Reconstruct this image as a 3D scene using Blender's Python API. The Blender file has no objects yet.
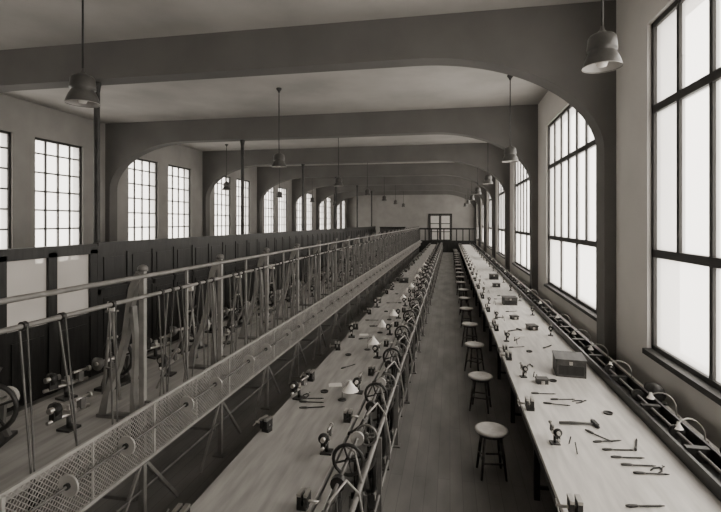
import bpy, math, random
from mathutils import Vector
random.seed(7)
S = bpy.context.scene
TINT = (1.0, 0.965, 0.915)

# ------------------------------------------------------------ materials
def mat(name, v, rough=.6, metal=0.0, var=.12, scale=4.0, stretch=(1,1,1), bump=.0, kind='noise', spec=.4):
    m = bpy.data.materials.new(name); m.use_nodes = True
    nt = m.node_tree; N = nt.nodes; L = nt.links
    b = N['Principled BSDF']
    b.inputs['Roughness'].default_value = rough
    b.inputs['Metallic'].default_value = metal
    b.inputs['Specular IOR Level'].default_value = spec
    tc = N.new('ShaderNodeTexCoord'); mp = N.new('ShaderNodeMapping')
    mp.inputs['Scale'].default_value = stretch
    L.new(tc.outputs['Object'], mp.inputs['Vector'])
    nz = N.new('ShaderNodeTexNoise'); nz.inputs['Scale'].default_value = scale
    nz.inputs['Detail'].default_value = 5
    L.new(mp.outputs['Vector'], nz.inputs['Vector'])
    cr = N.new('ShaderNodeValToRGB')
    lo = v*(1-var*1.6); hi = min(.95,v*(1+var*1.6))
    cr.color_ramp.elements[0].position = .3; cr.color_ramp.elements[1].position = .7
    cr.color_ramp.elements[0].color = (lo*TINT[0], lo*TINT[1], lo*TINT[2], 1)
    cr.color_ramp.elements[1].color = (hi*TINT[0], hi*TINT[1], hi*TINT[2], 1)
    L.new(nz.outputs['Fac'], cr.inputs['Fac'])
    out = cr.outputs['Color']
    if kind == 'boards':
        br = N.new('ShaderNodeTexBrick')
        br.inputs['Scale'].default_value = 1.0
        br.inputs['Brick Width'].default_value = 2.6
        br.inputs['Row Height'].default_value = .13
        br.inputs['Mortar Size'].default_value = .003
        br.inputs['Color1'].default_value = (1,1,1,1)
        br.inputs['Color2'].default_value = (.88,.88,.88,1)
        br.inputs['Mortar'].default_value = (.6,.6,.6,1)
        mp2 = N.new('ShaderNodeMapping'); mp2.inputs['Rotation'].default_value = (0,0,math.pi/2)
        L.new(tc.outputs['Object'], mp2.inputs['Vector']); L.new(mp2.outputs['Vector'], br.inputs['Vector'])
        mx = N.new('ShaderNodeMix'); mx.data_type='RGBA'; mx.blend_type='MULTIPLY'; mx.inputs[0].default_value=.9
        L.new(out, mx.inputs[6]); L.new(br.outputs['Color'], mx.inputs[7]); out = mx.outputs[2]
    L.new(out, b.inputs['Base Color'])
    if bump:
        bp = N.new('ShaderNodeBump'); bp.inputs['Strength'].default_value = bump; bp.inputs['Distance'].default_value=.02
        L.new(nz.outputs['Fac'], bp.inputs['Height']); L.new(bp.outputs['Normal'], b.inputs['Normal'])
    return m

M = {}
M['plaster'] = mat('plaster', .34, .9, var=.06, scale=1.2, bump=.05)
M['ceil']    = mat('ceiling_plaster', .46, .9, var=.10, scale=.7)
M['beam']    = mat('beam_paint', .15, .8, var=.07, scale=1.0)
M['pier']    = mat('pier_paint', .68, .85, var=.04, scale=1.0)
M['floor']   = mat('floor_boards', .17, .6, var=.18, scale=3, kind='boards', stretch=(1,.3,1))
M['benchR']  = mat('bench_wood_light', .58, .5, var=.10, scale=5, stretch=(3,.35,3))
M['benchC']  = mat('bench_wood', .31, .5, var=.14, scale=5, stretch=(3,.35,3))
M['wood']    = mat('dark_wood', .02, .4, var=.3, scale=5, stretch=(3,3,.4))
M['woodm']   = mat('mid_wood', .06, .5, var=.3, scale=6, stretch=(3,.5,3))
M['iron']    = mat('cast_iron', .03, .45, metal=.2, var=.2, scale=8)
M['ironl']   = mat('grey_painted_iron', .15, .4, metal=.3, var=.15, scale=8)
M['frameir'] = mat('bracket_paint', .23, .45, metal=.2, var=.12, scale=8)
M['steel']   = mat('polished_steel', .5, .35, metal=.9, var=.1, scale=10)
M['white']   = mat('white_enamel', .85, .4, var=.03, scale=6)
M['pulley']  = mat('pulley_paint', .40, .5, metal=.2, var=.08, scale=9)
M['frame']   = mat('window_frame_paint', .04, .6, var=.1, scale=5)
M['shade']   = mat('lamp_enamel', .09, .3, metal=.2, var=.15, scale=6)
M['seat']    = mat('seat_wood', .42, .5, var=.15, scale=7)
M['wire']    = mat('galvanised_wire', .40, .4, metal=.3, var=.1, scale=9)
M['paper']   = mat('paper', .7, .9, var=.03)
M['leather'] = mat('belt_leather', .08, .7, var=.2, scale=12)

def glass(name, milk):
    m = bpy.data.materials.new(name); m.use_nodes=True
    nt=m.node_tree; N=nt.nodes; L=nt.links
    N.remove(N['Principled BSDF'])
    t=N.new('ShaderNodeBsdfTransparent'); t.inputs[0].default_value=(.97,.955,.93,1)
    tr=N.new('ShaderNodeBsdfTranslucent'); tr.inputs[0].default_value=(.9,.875,.85,1)
    nz=N.new('ShaderNodeTexNoise'); nz.inputs['Scale'].default_value=2.0
    mr=N.new('ShaderNodeMapRange'); mr.inputs['To Min'].default_value=milk*.5; mr.inputs['To Max'].default_value=milk*1.5
    mx=N.new('ShaderNodeMixShader')
    L.new(nz.outputs['Fac'],mr.inputs['Value']); L.new(mr.outputs['Result'],mx.inputs['Fac'])
    L.new(t.outputs[0],mx.inputs[1]); L.new(tr.outputs[0],mx.inputs[2])
    L.new(mx.outputs[0],N['Material Output'].inputs['Surface'])
    return m
M['glass']=glass('window_glass',.35)
M['frost']=glass('frosted_glass',.65)
KEYS=list(M.keys())

# ------------------------------------------------------------ mesh builder
class MB:
    def __init__(s): s.v=[]; s.f=[]; s.m=[]; s.s=[]
    def add(s,vs,fs,m,sm=False):
        o=len(s.v); s.v+= [tuple(p) for p in vs]
        for i,f in enumerate(fs):
            s.f.append([o+k for k in f]); s.m.append(m)
            s.s.append(sm[i] if isinstance(sm,list) else sm)
    def box(s,x0,x1,y0,y1,z0,z1,m):
        vs=[(x,y,z) for z in (z0,z1) for y in (y0,y1) for x in (x0,x1)]
        s.add(vs,[(0,2,3,1),(4,5,7,6),(0,1,5,4),(2,6,7,3),(0,4,6,2),(1,3,7,5)],m)
    def tube(s,pts,r,m,n=8,closed=False,caps=True):
        pts=[Vector(p) for p in pts]; k=len(pts)
        rs=r if isinstance(r,(list,tuple)) else [r]*k
        vs=[];prev=None
        for i,p in enumerate(pts):
            if closed: d=pts[(i+1)%k]-pts[i-1]
            elif i==0: d=pts[1]-p
            elif i==k-1: d=p-pts[i-1]
            else: d=pts[i+1]-pts[i-1]
            d.normalize()
            if prev is None:
                a=Vector((0,0,1)) if abs(d.z)<.9 else Vector((1,0,0))
                u=d.cross(a).normalized()
            else:
                u=(prev-d*prev.dot(d)).normalized()
            prev=u; w=d.cross(u)
            for j in range(n):
                t=2*math.pi*(j+.5)/n
                vs.append(p+u*math.cos(t)*rs[i]+w*math.sin(t)*rs[i])
        fs=[];sm=[]
        for i in range(k if closed else k-1):
            a=i*n;b=((i+1)%k)*n
            for j in range(n):
                fs.append((a+j,a+(j+1)%n,b+(j+1)%n,b+j)); sm.append(n>5)
        if caps and not closed:
            fs.append(tuple(range(n))[::-1]); sm.append(False)
            fs.append(tuple((k-1)*n+j for j in range(n))); sm.append(False)
        s.add(vs,fs,m,sm)
    def cyl(s,p0,p1,r,m,n=10,r2=None): s.tube([p0,p1],[r,r if r2 is None else r2],m,n)
    def bar(s,p0,p1,w,m): s.tube([p0,p1],w*.7071,m,4)
    def lathe(s,prof,o,m,n=16,axis='Z',flat=False):
        vs=[];fs=[];o=Vector(o)
        for (r,h) in prof:
            for j in range(n):
                t=2*math.pi*j/n;a=r*math.cos(t);b=r*math.sin(t)
                q={'Z':(a,b,h),'X':(h,a,b),'Y':(a,h,b)}[axis]
                vs.append(o+Vector(q))
        for i in range(len(prof)-1):
            for j in range(n):
                fs.append((i*n+j,i*n+(j+1)%n,(i+1)*n+(j+1)%n,(i+1)*n+j))
        s.add(vs,fs,m,[not flat]*len(fs))
    def disc(s,o,r,h,m,axis='X',n=16):
        s.lathe([(0.0001,-h/2),(r,-h/2),(r,h/2),(0.0001,h/2)],o,m,n,axis,True)
    def ribbon(s,pts,w,y0,y1,m):
        n=len(pts);vs=[]
        for i,(x,z) in enumerate(pts):
            a=pts[max(i-1,0)];b=pts[min(i+1,n-1)]
            d=Vector((b[0]-a[0],b[1]-a[1])).normalized()
            ww=w[i] if isinstance(w,(list,tuple)) else w
            nx,nz=-d.y*ww,d.x*ww
            vs+=[(x+nx,y0,z+nz),(x-nx,y0,z-nz),(x-nx,y1,z-nz),(x+nx,y1,z+nz)]
        fs=[(3,2,1,0),tuple(4*(n-1)+k for k in range(4))]
        for i in range(n-1):
            a=4*i;b=a+4
            for j in range(4): fs.append((a+j,a+(j+1)%4,b+(j+1)%4,b+j))
        s.add(vs,fs,m)
    def wheel(s,o,r,m,axis='Y',tr=.01,sp=5,n=22):
        o=Vector(o)
        def q(a,b): return o+(Vector((a,0,b)) if axis=='Y' else Vector((0,a,b)))
        s.tube([q(r*math.cos(t*2*math.pi/n),r*math.sin(t*2*math.pi/n)) for t in range(n)],tr,m,6,closed=True)
        for k in range(sp):
            a=k*2*math.pi/sp+.3
            s.tube([q(0,0),q(r*math.cos(a),r*math.sin(a))],tr*.55,m,5)
        e=Vector((0,.02,0)) if axis=='Y' else Vector((.02,0,0))
        s.cyl(o-e,o+e,tr*1.6,m,8)
    def mesh(s,name):
        used=sorted(set(s.m),key=KEYS.index)
        me=bpy.data.meshes.new(name); me.from_pydata(s.v,[],s.f)
        for k in used: me.materials.append(M[k])
        me.polygons.foreach_set('material_index',[used.index(k) for k in s.m])
        me.polygons.foreach_set('use_smooth',s.s)
        import bmesh
        bm=bmesh.new(); bm.from_mesh(me)
        bmesh.ops.recalc_face_normals(bm,faces=bm.faces); bm.to_mesh(me); bm.free()
        me.update(); return me
    def obj(s,name,loc=(0,0,0),rz=0): return place(s.mesh(name),name,loc,rz)

def place(me,name,loc=(0,0,0),rz=0,sc=1,parent=None):
    o=bpy.data.objects.new(name,me); S.collection.objects.link(o)
    o.location=loc; o.rotation_euler=(0,0,rz); o.scale=(sc,sc,sc)
    if parent: o.parent=parent
    return o

# ------------------------------------------------------------ dimensions
XR, XL = 2.5, -11.7
Y0, Y1, YB = -4.9, 53.5, 47.0
ZC, ZS = 6.2, 5.5
BEAM0, STEP, NB = 7.8, 6.5, 7
T=.38
b=MB(); b.box(XL-T,XR+T,Y0-T,Y1+T,-.2,0,'floor'); b.obj('floor')
b=MB(); b.box(XL-T,XR+T,Y0-T,Y1+T,ZC,ZC+.25,'ceil'); b.obj('ceiling')

opR=[]
for k in range(-2,6):
    a=8.3+STEP*k; c=a+4.85
    if a<Y0+.3: a=Y0+.3
    opR.append((a,c,1.14,5.35))
opL=[]
for k in range(-2,7):
    f=BEAM0+STEP*k
    for a,c in ((1.2,3.0),(3.7,5.5)):
        if f+a>Y0+.2 and f+c<Y1-.2: opL.append((f+a,f+c,1.5,5.25))
def wall(name,x0,x1,ops,m):
    b=MB(); y=Y0
    for a,c,za,zb in ops:
        b.box(x0,x1,y,a,0,ZC,m)
        b.box(x0,x1,a,c,0,za,m); b.box(x0,x1,a,c,zb,ZC,m); y=c
    b.box(x0,x1,y,Y1,0,ZC,m); return b.obj(name)
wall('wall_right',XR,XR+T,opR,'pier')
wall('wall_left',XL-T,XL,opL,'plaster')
b=MB(); b.box(XL-T,XR+T,Y0-T,Y0,0,ZC,'plaster'); b.obj('wall_front')
b=MB(); b.box(XL-T,-7.3,Y1,Y1+T,0,ZC,'plaster'); b.box(-7.3,-7.0,YB,Y1+T,0,ZC,'plaster'); b.box(-7.0,XR,YB,YB+.3,0,ZC,'plaster'); b.obj('wall_back')

wn=1
def window(x,side,a,c,za,zb,cols,rows,thick):
    global wn
    b=MB(); d=.04
    b.box(x-d,x+d,a,a+.07,za,zb,'frame'); b.box(x-d,x+d,c-.07,c,za,zb,'frame')
    b.box(x-d,x+d,a,c,za,za+.09,'frame'); b.box(x-d,x+d,a,c,zb-.07,zb,'frame')
    for z in thick: b.box(x-d,x+d,a,c,z-.05,z+.05,'frame')
    for i in range(1,cols):
        y=a+(c-a)*i/cols; ww=.034 if side=='R' else .024
        z0=za if (side=='L' or i%2==1) else thick[0]
        b.box(x-d*.8,x+d*.8,y-ww,y+ww,z0,zb,'frame')
    for z in rows: b.box(x-.02,x+.02,a,c,z-.022,z+.022,'frame')
    b.box(x-.003,x+.003,a+.03,c-.03,za+.03,zb-.03,'glass')
    if side=='R': b.box(XR-.06,XR+.05,a+.001,c-.001,za-.03,za+.035,'frame')
    b.obj('window_%d'%wn)
    li=bpy.data.lights.new('window_portal','AREA'); li.shape='RECTANGLE'
    li.size=zb-za; li.size_y=c-a; li.cycles.is_portal=True
    o=bpy.data.objects.new('window_portal_%d'%wn,li); S.collection.objects.link(o)
    sg=1 if side=='R' else -1
    o.location=(x+sg*.1,(a+c)/2,(za+zb)/2); o.rotation_euler=(0,sg*math.pi/2,0)
    wn+=1
for a,c,za,zb in opR: window(XR+.09,'R',a,c,za,zb,7,[],[2.4,4.24])
for a,c,za,zb in opL: window(XL-.10,'L',a,c,za,zb,4,[2.05,2.6,3.15,3.7,4.25,4.8],[])

# ceiling beams with curved haunches and pilasters
bm_=MB()
prof=[]
hx,hz=2.9,1.6; pw=.17
for i in range(0,25):
    t=math.pi/2*i/24
    prof.append((XR-pw-hx*(1-math.cos(t)), ZS-hz*(1-math.sin(t))))
right=prof
left=[(XL+pw+(XR-pw-x),z) for x,z in prof][::-1]
outline=right+left
vs=[];fs=[]
n=len(outline)
for y in (0,.38):
    for x,z in outline: vs.append((x,y,z))
    for x,z in outline: vs.append((x,y,ZC))
for i in range(n-1):
    fs.append((i,i+1,n+i+1,n+i)); fs.append((2*n+i,3*n+i,3*n+i+1,2*n+i+1)); fs.append((i,2*n+i,2*n+i+1,i+1))
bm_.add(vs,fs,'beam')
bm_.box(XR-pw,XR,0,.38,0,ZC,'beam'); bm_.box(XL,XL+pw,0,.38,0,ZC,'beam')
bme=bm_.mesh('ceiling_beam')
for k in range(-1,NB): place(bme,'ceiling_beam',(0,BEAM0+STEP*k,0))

cm=MB(); cm.lathe([(.13,0),(.13,.06),(.08,.12),(.065,.2),(.055,5.3),(.07,5.42),(.08,5.46),(.08,5.5)],(0,0,0),'iron',14)
cme=cm.mesh('iron_column')
for k in range(0,6): place(cme,'iron_column',(-6.72,BEAM0+.19+STEP*k,0))

# ------------------------------------------------------------ pendant lamps
def lampmesh(z,s):
    pm=MB(); L_=ZC-z
    sc=lambda pr:[(r*s if r>.02 else r,h*s) for r,h in pr]
    pm.lathe(sc([(.195,0),(.19,.03),(.17,.09),(.14,.15),(.125,.17),(.15,.175),(.15,.20),(.14,.31),(.115,.34),(.05,.37),(.02,.40),(.014,.44)]),(0,0,0),'shade',24)
    pm.lathe(sc([(.198,-.004),(.185,.028),(.16,.085),(.11,.135),(.02,.14)]),(0,0,0),'pulley',24)
    pm.lathe([(.001,-.0),(.04,.01),(.055,.05),(.045,.09),(.025,.12)],(0,0,0),'white',14)
    pm.cyl((0,0,.33),(0,0,L_-.03),.012,'iron',8)
    pm.lathe([(.014,L_-.12),(.03,L_-.08),(.07,L_-.03),(.07,L_)],(0,0,0),'iron',14)
    return pm.mesh('pendant_lamp')
pme=lampmesh(4.2,.95); pm1=lampmesh(4.28,.9)
for k in range(0,7):
    y=4.85+STEP*k
    if k==0: place(pm1,'pendant_lamp',(1.43,y,4.28))
    else: place(pme,'pendant_lamp',(1.37,y,4.2))
    place(pme,'pendant_lamp',(-4.27,y,4.2))
for k in range(2,6): place(pme,'pendant_lamp',(-9.6,6.1+STEP*k,4.2))

# ------------------------------------------------------------ benches
BY0,BY1=1.2,42.6
def leg(b,x,y,z1,m='woodm',w=.035): b.box(x-w,x+w,y-w,y+w,0,z1,m)
b=MB()
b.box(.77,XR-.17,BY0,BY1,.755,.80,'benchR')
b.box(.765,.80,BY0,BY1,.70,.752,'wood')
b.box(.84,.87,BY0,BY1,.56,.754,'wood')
y=BY0
while y<BY1-.1:
    leg(b,.86,y+.1,.755,'iron',.028); leg(b,2.1,y+.1,.755,'iron',.028)
    b.bar((.86,y+.1,.12),(2.1,y+.1,.12),.03,'iron')
    b.box(.825,.84,y+.25,y+.85,.58,.72,'woodm'); b.cyl((.80,y+.55,.65),(.825,y+.55,.65),.014,'steel',8)
    b.box(.825,.84,y+.95,y+1.6,.58,.72,'woodm'); b.cyl((.80,y+1.27,.65),(.825,y+1.27,.65),.014,'steel',8)
    b.bar((.86,y+.1,.7),(1.2,y+.1,.15),.025,'iron')
    y+=1.85
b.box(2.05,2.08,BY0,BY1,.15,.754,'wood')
b.obj('workbench')
b=MB()
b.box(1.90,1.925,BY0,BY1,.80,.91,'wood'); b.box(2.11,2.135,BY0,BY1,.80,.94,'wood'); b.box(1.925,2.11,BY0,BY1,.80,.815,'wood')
b.cyl((2.02,BY0,.90),(2.02,BY1,.90),.014,'ironl',8)
b.cyl((2.19,BY0,.86),(2.19,BY1,.86),.018,'iron',8)
y=BY0+.4
while y<BY1:
    b.box(1.93,2.105,y-.03,y+.03,.81,.93,'iron')
    b.disc((2.02,y+.35,.90),.065,.03,'iron','Y',14); b.disc((2.02,y+.40,.90),.045,.03,'ironl','Y',14)
    b.box(2.17,2.21,y-.02,y+.02,.80,.87,'iron')
    y+=.92
b.obj('line_shaft_channel')

b=MB()
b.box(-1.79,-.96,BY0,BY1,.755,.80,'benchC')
b.box(-1.795,-1.775,BY0,BY1,.66,.754,'woodm'); b.box(-.985,-.965,BY0,BY1,.66,.754,'woodm')
y=BY0+.3
while y<BY1:
    for x in (-1.7,-1.05): leg(b,x,y,.755,'ironl',.025)
    b.bar((-1.7,y,.15),(-1.05,y,.15),.03,'ironl')
    b.bar((-1.7,y,.15),(-1.05,y,.7),.02,'ironl')
    y+=1.45
b.obj('workbench')

# treadle drive rack on the aisle side of centre bench
b=MB()
b.cyl((-.68,BY0,.76),(-.68,BY1,.76),.022,'frameir',8)
b.cyl((-.80,BY0,.90),(-.80,BY1,.90),.013,'ironl',8)
b.cyl((-.90,BY0,.62),(-.90,BY1,.62),.016,'ironl',8)
b.cyl((-.66,BY0,.22),(-.66,BY1,.22),.018,'ironl',8)
b.box(-.93,-.88,BY0,BY1,.765,.785,'wire')
y=BY0+.3
while y<BY1:
    b.box(-.675,-.635,y-.02,y+.02,0,.76,'ironl')
    b.box(-.70,-.61,y-.05,y+.05,0,.02,'ironl')
    b.bar((-.96,y,.745),(-.65,y,.745),.03,'ironl')
    b.tube([(-.96,y,.77),(-.90,y,.80),(-.84,y,.85),(-.80,y,.92)],.018,'iron',6)
    b.tube([(-.95,y,.30),(-.84,y,.34),(-.72,y,.50),(-.66,y,.72)],.016,'ironl',6)
    b.tube([(-.80,y+.1,.92),(-.72,y+.30,.97),(-.66,y+.45,.80),(-.62,y+.5,.50),(-.64,y+.62,.25)],.009,'wire',6)
    b.tube([(-.93,y+.8,.80),(-.84,y+.75,1.0),(-.74,y+.7,.98),(-.67,y+.62,.78)],.010,'frameir',6)
    b.bar((-.68,y+1.0,.76),(-.90,y+1.25,.62),.018,'ironl')
    b.wheel((-.80,y+.72,.90),.12,'iron','Y',.015,4,20)
    b.wheel((-.74,y+1.22,.88),.09,'ironl','Y',.012,4,18)
    b.disc((-.80,y+.38,.90),.055,.05,'iron','Y',12); b.disc((-.80,y+1.1,.90),.06,.03,'pulley','Y',14)
    y+=1.45
b.obj('drive_shaft_rack')

# treadle flywheel
f=MB()
ring=[(0,.32*math.cos(t*math.pi/14),.32*math.sin(t*math.pi/14)) for t in range(28)]
f.tube(ring,.024,'iron',8,closed=True)
ring=[(0.02,.25*math.cos(t*math.pi/14),.25*math.sin(t*math.pi/14)) for t in range(28)]
f.tube(ring,.008,'steel',6,closed=True)
for t in range(5):
    a=t*2*math.pi/5
    f.tube([(0,.03*math.cos(a),.03*math.sin(a)),(0,.15*math.cos(a+.15),.15*math.sin(a+.15)),(0,.315*math.cos(a),.315*math.sin(a))],.013,'iron',6)
f.cyl((-.06,0,0),(.06,0,0),.028,'iron',10)
f.bar((.07,0,0),(.07,.05,-.37),.022,'ironl'); f.bar((-.07,0,0),(-.07,-.05,-.37),.022,'ironl')
f.bar((-.07,-.05,-.365),(.07,.05,-.365),.024,'ironl')
f.tube([(.0,-.26,-.35),(.0,-.05,-.345),(.0,.25,-.34)],.012,'iron',6)
f.box(-.05,.05,-.36,-.14,-.345,-.33,'iron')
f.bar((.03,.03,0),(.02,-.24,-.33),.012,'steel')
f.tube([(0,-.29,.05),(-.02,-.08,.50)],.006,'leather',5); f.tube([(0,.29,.05),(-.02,.02,.50)],.006,'leather',5)
fme=f.mesh('treadle_flywheel')
for i in range(54):
    if i<20 or i%2==0: place(fme,'treadle_flywheel',(-.80,1.9+.725*i,.385),rz=.25)
for i in range(20):
    place(fme,'treadle_flywheel',(1.08,2.6+1.85*i,.385),rz=.12)

v=MB()
v.box(-.035,.035,-.03,.03,0,.035,'iron')
v.box(-.03,.0,-.04,.04,.03,.11,'iron'); v.box(.02,.045,-.04,.04,.03,.11,'iron')
v.box(-.03,.0,-.045,.045,.10,.12,'steel'); v.box(.02,.045,-.045,.045,.10,.12,'steel')
v.cyl((-.03,0,.06),(.12,0,.06),.01,'steel',8); v.cyl((.11,-.05,.075),(.11,.05,.045),.005,'steel',6)
vme=v.mesh('bench_vise')
l=MB()
l.box(-.05,.05,-.05,.05,0,.015,'iron'); l.cyl((0,0,.01),(0,0,.09),.016,'iron',8)
l.cyl((0,-.16,.10),(0,.16,.10),.013,'steel',10)
l.box(-.02,.02,-.13,-.07,.10,.17,'iron'); l.cyl((0,-.15,.17),(0,-.05,.17),.02,'steel',10)
l.lathe([(.001,-.02),(.045,-.02),(.035,-.01),(.045,0),(.03,.01),(.035,.02),(.001,.02)],(0,-.10,.17),'iron',16,'Y')
l.box(-.018,.018,.08,.12,.10,.17,'ironl'); l.cyl((0,.05,.17),(0,.16,.17),.010,'steel',8)
l.box(-.03,.03,-.02,.03,.11,.13,'steel'); l.box(-.01,.01,-.01,.02,.13,.16,'steel')
l.cyl((0,.16,.17),(0,.18,.17),.02,'steel',10)
lme=l.mesh('bench_lathe')
for i in range(28):
    yy=2.1+1.45*i
    place(lme,'bench_lathe',(-1.05,yy+.4,.80),rz=random.uniform(-.15,.15))
    place(vme,'bench_vise',(-1.01,yy+1.05,.80),rz=random.uniform(-.1,.1))
    place(vme,'bench_vise',(-1.72,yy+.7,.80),rz=math.pi+random.uniform(-.3,.3),sc=1.1)
    if i%2==0: place(lme,'bench_lathe',(-1.68,yy+.1,.80),rz=random.uniform(-.2,.2),sc=1.1)
for i in range(22):
    yy=2.45+1.85*i
    place(vme,'bench_vise',(.84,yy+.95,.80),rz=math.pi,sc=1.1)
    place(lme,'bench_lathe',(.93,yy+.2,.80),rz=.1,sc=.8)
    if i>1:
        place(lme,'bench_lathe',(1.74,yy+.75,.80),rz=random.uniform(-.3,.3),sc=.85)
        place(vme,'bench_vise',(.84,yy+1.4,.80),rz=math.pi,sc=.9)

# ------------------------------------------------------------ left shaft rack and table
b=MB()
b.box(-3.95,-2.82,BY0,BY1,.99,1.03,'benchC'); b.box(-3.96,-3.93,BY0,BY1,.90,.988,'woodm')
y=2.33
while y<BY1:
    leg(b,-3.85,y,.99,'wood',.035); b.bar((-3.85,y,.94),(-2.85,y,.94),.04,'ironl'); b.bar((-3.85,y,.3),(-2.78,y,.3),.03,'ironl')
    y+=1.45
b.obj('workbench')
posts=[2.33+1.45*i for i in range(28)]
b=MB()
for y in posts:
    b.box(-2.735,-2.685,y-.022,y+.022,0,2.36,'frameir')
    b.box(-2.78,-2.64,y-.06,y+.06,0,.02,'ironl')
    b.lathe([(.001,0),(.045,.0),(.045,.03),(.03,.05),(.001,.06)],(-2.71,y,2.36),'ironl',12)
    b.ribbon([(-2.73,2.34),(-2.80,2.2),(-2.84,2.0),(-2.88,1.75),(-2.95,1.5),(-3.06,1.25),(-3.10,1.06)],[.035,.036,.028,.025,.025,.030,.04],y-.03,y+.03,'frameir')
    b.ribbon([(-2.81,2.04),(-2.78,1.75),(-2.785,1.5),(-2.80,1.25),(-2.79,1.06)],[.02,.014,.014,.018,.03],y-.03,y+.03,'frameir')
    b.box(-3.15,-2.735,y-.045,y+.045,1.03,1.06,'ironl')
    b.bar((-2.71,y,.68),(-2.71,y+.55,.03),.030,'frameir')
    b.bar((-2.71,y,.68),(-2.71,y-.45,.03),.026,'frameir')
    b.bar((-2.71,y,.60),(-3.2,y,.30),.022,'ironl')
b.cyl((-2.66,BY0,2.32),(-2.66,BY1,2.32),.020,'frameir',8)
b.cyl((-2.66,BY0,2.14),(-2.66,BY1,2.14),.018,'frameir',8)
b.cyl((-2.71,BY0,.40),(-2.71,BY1,.40),.012,'ironl',8)
for i,y in enumerate(posts):
    for j,(dy,tilt) in enumerate(((.20,.10),(.36,-.16),(.50,.20),(.85,-.26),(1.0,.05),(1.16,.14))):
        if y<3 and j%2: continue
        b.disc((-2.66,y+dy,2.14),.030,.03,'iron','Y',12)
        b.bar((-2.66-.03,y+dy,2.14),(-2.66-.03,y+dy+tilt,.98),.010,'ironl')
        b.bar((-2.66+.03,y+dy,2.14),(-2.66+.02,y+dy+tilt*.7,.98),.008,'leather')
    if y>3: b.bar((-2.70,y+.70,1.19),(-2.70,y+.70,2.32),.024,'frameir'); b.bar((-2.70,y+.70,1.7),(-3.05,y+.70,1.04),.018,'frameir')
b.obj('line_shaft_rack')
# mesh guard with pulleys
b=MB()
xg=-2.60
z0,z1=.73,1.19
b.bar((xg,BY0,z0),(xg,BY1,z0),.024,'wire'); b.bar((xg,BY0,z1),(xg,BY1,z1),.024,'wire')
b.box(-2.68,xg,BY0,BY1,z0-.03,z0-.012,'ironl')
for i,y in enumerate(posts):
    b.bar((xg,y,z0),(xg,y,z1),.024,'wire'); b.bar((xg,y+.72,z0),(xg,y+.72,z1),.014,'wire')
    b.bar((xg,y,z1),(-2.69,y,z1),.02,'ironl'); b.bar((xg,y,z0),(-2.69,y,z0),.02,'ironl')
hh=z1-z0; sp=.038; y=BY0
def wire(ya,yb,za,zb,w=.0022):
    b.add([(xg-w,ya-w*1.4,za),(xg+w,ya-w*1.4,za),(xg+w,ya+w*1.4,za),(xg-w,ya+w*1.4,za),
           (xg-w,yb-w*1.4,zb),(xg+w,yb-w*1.4,zb),(xg+w,yb+w*1.4,zb),(xg-w,yb+w*1.4,zb)],
          [(0,1,5,4),(1,2,6,5),(2,3,7,6),(3,0,4,7)],'wire')
while y<BY1-hh:
    wire(y,y+hh,z0,z1); wire(y+hh,y,z0,z1); y+=sp
b.obj('wire_mesh_guard')
b=MB()
b.cyl((-2.53,BY0,1.02),(-2.53,BY1,1.02),.010,'ironl',8)
for i,y in enumerate(posts):
    b.tube([(-2.685,y,.97),(-2.60,y,.96),(-2.53,y,1.02)],.012,'ironl',6)
    for dy in (.42,1.0):
        b.disc((-2.53,y+dy,1.02),.068,.012,'pulley','Y',24)
        b.tube([(-2.53+.07*math.cos(t*math.pi/12),y+dy,1.02+.07*math.sin(t*math.pi/12)) for t in range(24)],.009,'pulley',6,closed=True)
        b.disc((-2.53,y+dy,1.02),.022,.05,'iron','Y',12)
b.obj('pulley_shaft')
# polishing head with wheel on left table
h=MB()
h.box(-.06,.06,-.16,.16,0,.02,'iron')
for ya,yb in ((-.10,-.07),(.07,.10)):
    for sg in (-1,1): h.ribbon([(sg*.05,.02),(sg*.02,.10),(sg*.015,.20)],[.012,.01,.02],ya,yb,'ironl')
h.cyl((0,-.2,.21),(0,.2,.21),.014,'steel',10); h.wheel((0,0,.21),.13,'iron','Y',.014,5,22)
h.disc((0,.17,.21),.06,.03,'pulley','Y',16); h.lathe([(.001,0),(.05,0),(.04,.02),(.03,.04),(.001,.04)],(0,-.19,.21),'ironl',14,'Y')
h.cyl((.0,.0,.34),(.03,.05,.42),.01,'woodm',8)
hhm=h.mesh('polishing_head')
for i in range(27):
    yy=2.33+1.45*i
    place(hhm,'polishing_head',(-3.55,yy+.75,1.03),rz=random.uniform(-.5,.5),sc=1.45)
    place(lme,'bench_lathe',(-3.78,yy+.3,1.03),rz=random.uniform(-.3,.3),sc=1.4)
    place(lme,'bench_lathe',(-3.2,yy+1.15,1.03),rz=random.uniform(-.3,.3),sc=1.3)
    if i%2: place(vme,'bench_vise',(-3.80,yy+1.2,1.03),rz=math.pi,sc=1.5)
st=MB()
st.tube([(0,-.14,0),(0,-.012,.86)],.016,'frameir',8); st.tube([(0,.16,0),(0,.012,.86)],.016,'frameir',8)
st.bar((0,-.09,.28),(0,.11,.28),.018,'ironl'); st.box(-.05,.05,-.04,.04,.86,.875,'ironl')
st.box(-.012,.012,-.06,.06,.875,.96,'white'); st.cyl((-.04,0,.6),(.06,0,.6),.012,'steel',8)
stm=st.mesh('belt_stand')
for i in range(18):
    place(stm,'belt_stand',(-3.36,4.2+1.45*i,1.03),rz=1.2)

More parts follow.
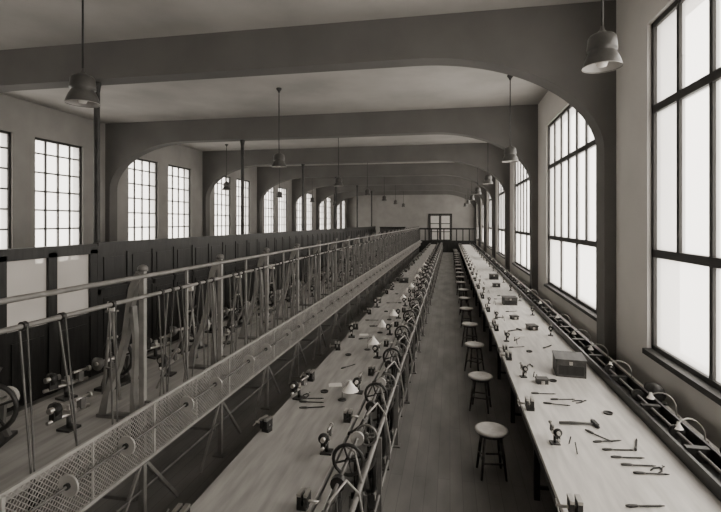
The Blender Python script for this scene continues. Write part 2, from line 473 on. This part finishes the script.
# ------------------------------------------------------------ wood partition (left)
b=MB(); xp=-6.42
PY0,PY1=7.6,40.5
b.box(xp-.025,xp+.025,PY0,PY1,0,2.36,'wood')
b.box(xp-.06,xp+.06,PY0,PY1,2.36,2.42,'wood'); b.box(xp+.025,xp+.05,PY0,PY1,0,.22,'wood')
b.box(xp+.025,xp+.045,PY0,PY1,2.22,2.36,'wood'); b.box(xp+.025,xp+.045,PY0,PY1,1.45,1.55,'wood')
y=PY0
while y<PY1-.1:
    b.box(xp+.025,xp+.045,y,y+.09,.22,2.22,'wood')
    for za,zb in ((.30,1.37),(1.63,2.14)):
        b.box(xp+.02,xp+.038,y+.17,y+.73,za,zb,'wood')
    y+=.812
b.obj('panelled_partition')
b=MB()
GY1=7.59; GY0=GY1-.17-.9*8
b.box(xp-.05,xp+.05,GY0,GY1,2.22,2.4,'wood'); b.box(xp-.03,xp+.03,GY0,GY1,0,1.1,'wood'); b.box(xp-.045,xp+.045,GY0,GY1,1.1,1.16,'wood')
y=GY0
while y<GY1:
    b.box(xp-.05,xp+.05,y,y+.17,0,2.3,'wood')
    if y+.9<GY1:
        b.box(xp-.004,xp+.004,y+.17,y+.9,1.16,2.22,'frost')
        b.box(xp+.03,xp+.045,y+.25,y+.82,.15,.98,'wood')
    y+=.9
b.obj('glazed_partition')

b=MB(); yp=44.0
b.box(-3.4,2.3,yp-.03,yp+.03,0,1.1,'wood'); b.box(-3.4,2.3,yp-.06,yp+.06,2.1,2.25,'wood')
x=-3.4
while x<=2.3:
    b.box(x-.05,x+.05,yp-.06,yp+.06,0,2.2,'wood'); x+=.57
b.obj('rear_partition')
b=MB()
b.box(-6.3,-4.0,42.6,43.2,0,2.3,'wood'); b.box(-6.35,-3.95,42.55,43.25,2.3,2.36,'wood')
for i in range(4): b.box(-6.26+.57*i,-5.74+.57*i,42.57,42.6,.12,2.2,'woodm'); b.cyl((-5.80+.57*i,42.54,1.2),(-5.80+.57*i,42.57,1.2),.02,'steel',8)
b.obj('cupboard')
# glazed double door in the rear wall
b=MB()
b.box(-2.1,-1.98,46.9,46.99,0,3.6,'frame'); b.box(.08,.2,46.9,46.99,0,3.6,'frame'); b.box(-2.1,.2,46.9,46.99,3.5,3.62,'frame')
for x0 in (-1.97,-.94):
    b.box(x0,x0+1.01,46.93,46.98,0,1.0,'woodm'); b.box(x0,x0+.1,46.93,46.98,1.0,3.5,'woodm'); b.box(x0+.91,x0+1.01,46.93,46.98,1.0,3.5,'woodm')
    for z in (1.0,1.8,2.6,3.4): b.box(x0+.1,x0+.91,46.93,46.98,z,z+.08,'woodm')
    b.box(x0+.1,x0+.91,46.955,46.96,1.08,3.4,'paper')
b.cyl((-1.02,46.88,1.1),(-1.02,46.93,1.1),.03,'steel',8)
b.obj('door_1')

# ------------------------------------------------------------ stools
s=MB()
s.lathe([(.001,.47),(.15,.47),(.175,.48),(.18,.495),(.175,.508),(.15,.51),(.13,.503),(.03,.50),(.001,.49)],(0,0,0),'seat',28)
s.lathe([(.14,.44),(.145,.47)],(0,0,0),'woodm',20); s.lathe([(.001,.44),(.14,.44)],(0,0,0),'woodm',20)
pts=[]
for i in range(4):
    a=math.pi/4+i*math.pi/2
    c,d=math.cos(a),math.sin(a)
    s.tube([(.115*c,.115*d,.47),(.15*c,.15*d,.26),(.19*c,.19*d,0)],[.017,.018,.013],'woodm',8)
    pts.append((c,d))
for i in range(4):
    c,d=pts[i];e,g=pts[(i+1)%4]; r=.163; z=.17+.03*(i%2)
    s.cyl((r*c,r*d,z),(r*e,r*g,z),.011,'woodm',8)
sme=s.mesh('stool')
for i in range(20):
    place(sme,'stool',(.44+random.uniform(-.02,.02),5.4+1.85*i+(random.uniform(-.1,.1) if i>2 else 0),0),rz=random.uniform(0,1.5))

# ------------------------------------------------------------ bench task lamps (centre)
t=MB()
t.lathe([(.001,.018),(.035,.016),(.05,.006),(.05,0)],(0,0,0),'iron',16)
t.tube([(0,0,.01),(.0,0,.12),(.02,0,.19),(.06,0,.22),(.09,0,.20)],.006,'steel',8)
t.lathe([(.015,.215),(.02,.19),(.095,.10)],(.09,0,0),'white',20)
t.lathe([(.094,.10),(.019,.188)],(.09,0,0),'white',20)
tme=t.mesh('bench_lamp')
for x,y,r in ((-1.19,5.15,.3),(-1.27,7.25,.2),(-1.24,8.4,1.2),(-1.22,9.55,0),(-1.22,11.6,.4),(-1.2,12.7,.9),(-1.2,13.8,.2),(-1.2,16.1,.1),(-1.25,18.4,0),(-1.2,20.8,.2),(-1.2,23.1,.2)):
    place(tme,'bench_lamp',(x,y,.80),rz=r)
g=MB()
g.lathe([(.001,.02),(.03,.02),(.035,0)],(0,0,0),'iron',12)
arc=[(0,0,.01),(0,0,.10)]+[(-.13+.13*math.cos(a),0.05*math.sin(a),.10+.11*math.sin(a)) for a in [math.pi*k/10 for k in range(1,9)]]
g.tube(arc,.007,'wire',8)
e=arc[-1]
g.lathe([(.012,.05),(.016,.03),(.042,-.01)],(e[0],e[1],e[2]-.02),'white',16)
gme=g.mesh('gooseneck_lamp')
for y in (3.35,4.75,5.3,6.5,7.4,8.3,9.6,11.3,13.0,14.8,16.5,18.3,20.2,22.1,24,26,28):
    place(gme,'gooseneck_lamp',(2.26,y,.80),rz=random.uniform(-.9,.6))

# ------------------------------------------------------------ boxes
def woodbox(x,y,w,d,h,rz):
    b=MB(); t_=.012
    b.box(-w/2,w/2,-d/2,d/2,0,t_,'woodm')
    b.box(-w/2,w/2,-d/2,-d/2+t_,0,h,'woodm'); b.box(-w/2,w/2,d/2-t_,d/2,0,h,'woodm')
    b.box(-w/2,-w/2+t_,-d/2,d/2,0,h,'woodm'); b.box(w/2-t_,w/2,-d/2,d/2,0,h,'woodm')
    b.box(-w/2-.008,w/2+.008,-d/2-.008,d/2+.008,h,h+.018,'woodm')
    b.box(-.02,.02,-d/2-.012,-d/2,h-.05,h-.01,'steel')
    b.box(-w/2+.03,w/2-.03,-d/2-.003,-d/2,.03,h-.06,'wood')
    b.obj('wooden_tool_box',(x,y,.80),rz)
woodbox(1.55,6.65,.36,.42,.21,-.1)
woodbox(1.42,11.9,.32,.3,.17,.05)
woodbox(1.5,9.2,.16,.2,.07,.2)
woodbox(1.12,6.15,.13,.10,.05,.1)
woodbox(1.3,10.1,.14,.12,.06,.3)
woodbox(-1.5,15.5,.3,.25,.14,.1)
woodbox(1.4,15.0,.2,.2,.10,.1)
woodbox(1.5,17.0,.3,.3,.17,.0)

# ------------------------------------------------------------ hand tools
h=MB()
h.tube([(-.15,0,.014),(-.05,0,.016),(.10,0,.014),(.14,0,.014)],[.011,.013,.008,.008],'woodm',8)
h.box(.12,.15,-.045,.05,.0,.03,'iron'); h.tube([(.135,-.045,.015),(.135,-.075,.015)],[.018,.008],'iron',6); h.cyl((.135,.05,.015),(.135,.065,.015),.018,'steel',10)
hme=h.mesh('hammer')
fl=MB()
fl.tube([(-.10,0,.013),(-.07,0,.013),(-.02,0,.013),(0,0,.013)],[.008,.013,.011,.006],'woodm',8)
fl.box(0,.16,-.009,.009,.008,.014,'iron'); fl.tube([(.16,0,.011),(.20,0,.011)],[.009,.003],'iron',4)
fme2=fl.mesh('file')
pl=MB()
pl.tube([(-.13,-.03,.01),(-.06,-.035,.01),(0,-.004,.01),(.05,.008,.01)],[.006,.007,.009,.006],'iron',6)
pl.tube([(-.13,.03,.01),(-.06,.035,.01),(0,.004,.01),(.05,-.008,.01)],[.006,.007,.009,.006],'iron',6)
pl.cyl((0,0,0),(0,0,.022),.012,'steel',10)
plm=pl.mesh('pliers')
pt=MB(); pt.lathe([(.001,.006),(.05,.006),(.055,.02),(.06,.02),(.053,0),(.001,0)],(0,0,0),'iron',20)
ptm=pt.mesh('parts_tray')
tz=.80
place(hme,'hammer',(1.24,4.95,tz),.1,1.2)
place(hme,'hammer',(1.15,9.0,tz),.7,1.0)
for x,y,a in ((1.02,5.75,.1),(1.2,5.6,.2),(1.10,5.45,-.1),(1.33,4.75,-.9),(1.40,4.45,.15),(1.43,4.32,.12),(1.47,4.2,.1),(1.36,4.6,.3),(1.62,4.55,1.2),(1.52,4.08,.1),(1.0,7.8,.4),(1.1,8.3,1.1),(1.3,3.6,.2),(-1.58,5.1,.2),(-1.55,5.0,.1),(-1.5,4.85,.3),(-1.45,7.9,.6),(-1.6,9.4,.2),(-1.4,6.3,1.0),(-1.45,11.5,.3),(1.5,7.9,.9),(1.3,10.9,.4),(1.2,12.6,.2)):
    place(fme2,'file',(x,y,tz),a,.92)
for x,y,a in ((1.45,5.6,.5),(1.1,6.9,1.4),(1.68,4.2,.8),(-1.62,5.25,1.5),(-1.4,8.9,.3),(1.05,10.2,.2)):
    place(plm,'pliers',(x,y,tz),a,.9)
for x,y in ((1.27,6.25),(1.62,5.3),(-1.45,5.35),(-1.5,6.9),(1.2,7.6),(-1.4,10.4),(1.3,13.2),(-1.45,13.0)):
    place(ptm,'parts_tray',(x,y,tz),0,.8)
pp=MB(); pp.box(-.10,.10,-.07,.07,0,.004,'paper'); pp.box(-.08,.09,-.06,.08,.004,.008,'paper'); ppm=pp.mesh('paper_sheets')
for x,y,a in ((-1.38,5.6,.3),(1.2,8.6,.2),(-1.5,8.2,.2),(1.25,14.5,.1)):
    place(ppm,'paper_sheets',(x,y,tz),a,.8)
mo=MB()
mo.box(-.09,.09,-.10,.10,0,.02,'iron')
mo.lathe([(.001,-.11),(.05,-.11),(.085,-.08),(.09,0),(.085,.08),(.05,.11),(.001,.11)],(0,0,.11),'iron',20,'Y')
mo.box(-.05,.05,-.06,.06,.02,.06,'iron'); mo.cyl((0,.10,.11),(0,.17,.11),.012,'steel',8); mo.disc((0,.16,.11),.05,.03,'iron','Y',16)
mome=mo.mesh('electric_motor')
place(mome,'electric_motor',(2.24,4.2,.80)); place(mome,'electric_motor',(2.24,5.75,.80))

# ------------------------------------------------------------ world + camera
w=bpy.data.worlds.new('overcast_sky'); S.world=w; w.use_nodes=True
N=w.node_tree.nodes; L=w.node_tree.links
bg=N['Background']; tc=N.new('ShaderNodeTexCoord'); sx=N.new('ShaderNodeSeparateXYZ'); mr=N.new('ShaderNodeMapRange'); cr=N.new('ShaderNodeValToRGB')
L.new(tc.outputs['Generated'],sx.inputs[0]); L.new(sx.outputs['Z'],mr.inputs['Value'])
mr.inputs['From Min'].default_value=-.3; mr.inputs['From Max'].default_value=.5
L.new(mr.outputs['Result'],cr.inputs['Fac'])
cr.color_ramp.elements[0].color=(.60,.582,.555,1); cr.color_ramp.elements[1].color=(1,.975,.935,1)
L.new(cr.outputs['Color'],bg.inputs['Color']); bg.inputs['Strength'].default_value=7.0

cam=bpy.data.cameras.new('camera'); co=bpy.data.objects.new('camera',cam); S.collection.objects.link(co)
cam.sensor_width=36; cam.lens=470/721*36; cam.shift_y=-34/721; cam.clip_end=300
co.location=(0,0,2.8); co.rotation_euler=(math.pi/2,0,math.atan(89.5/470))
S.camera=co
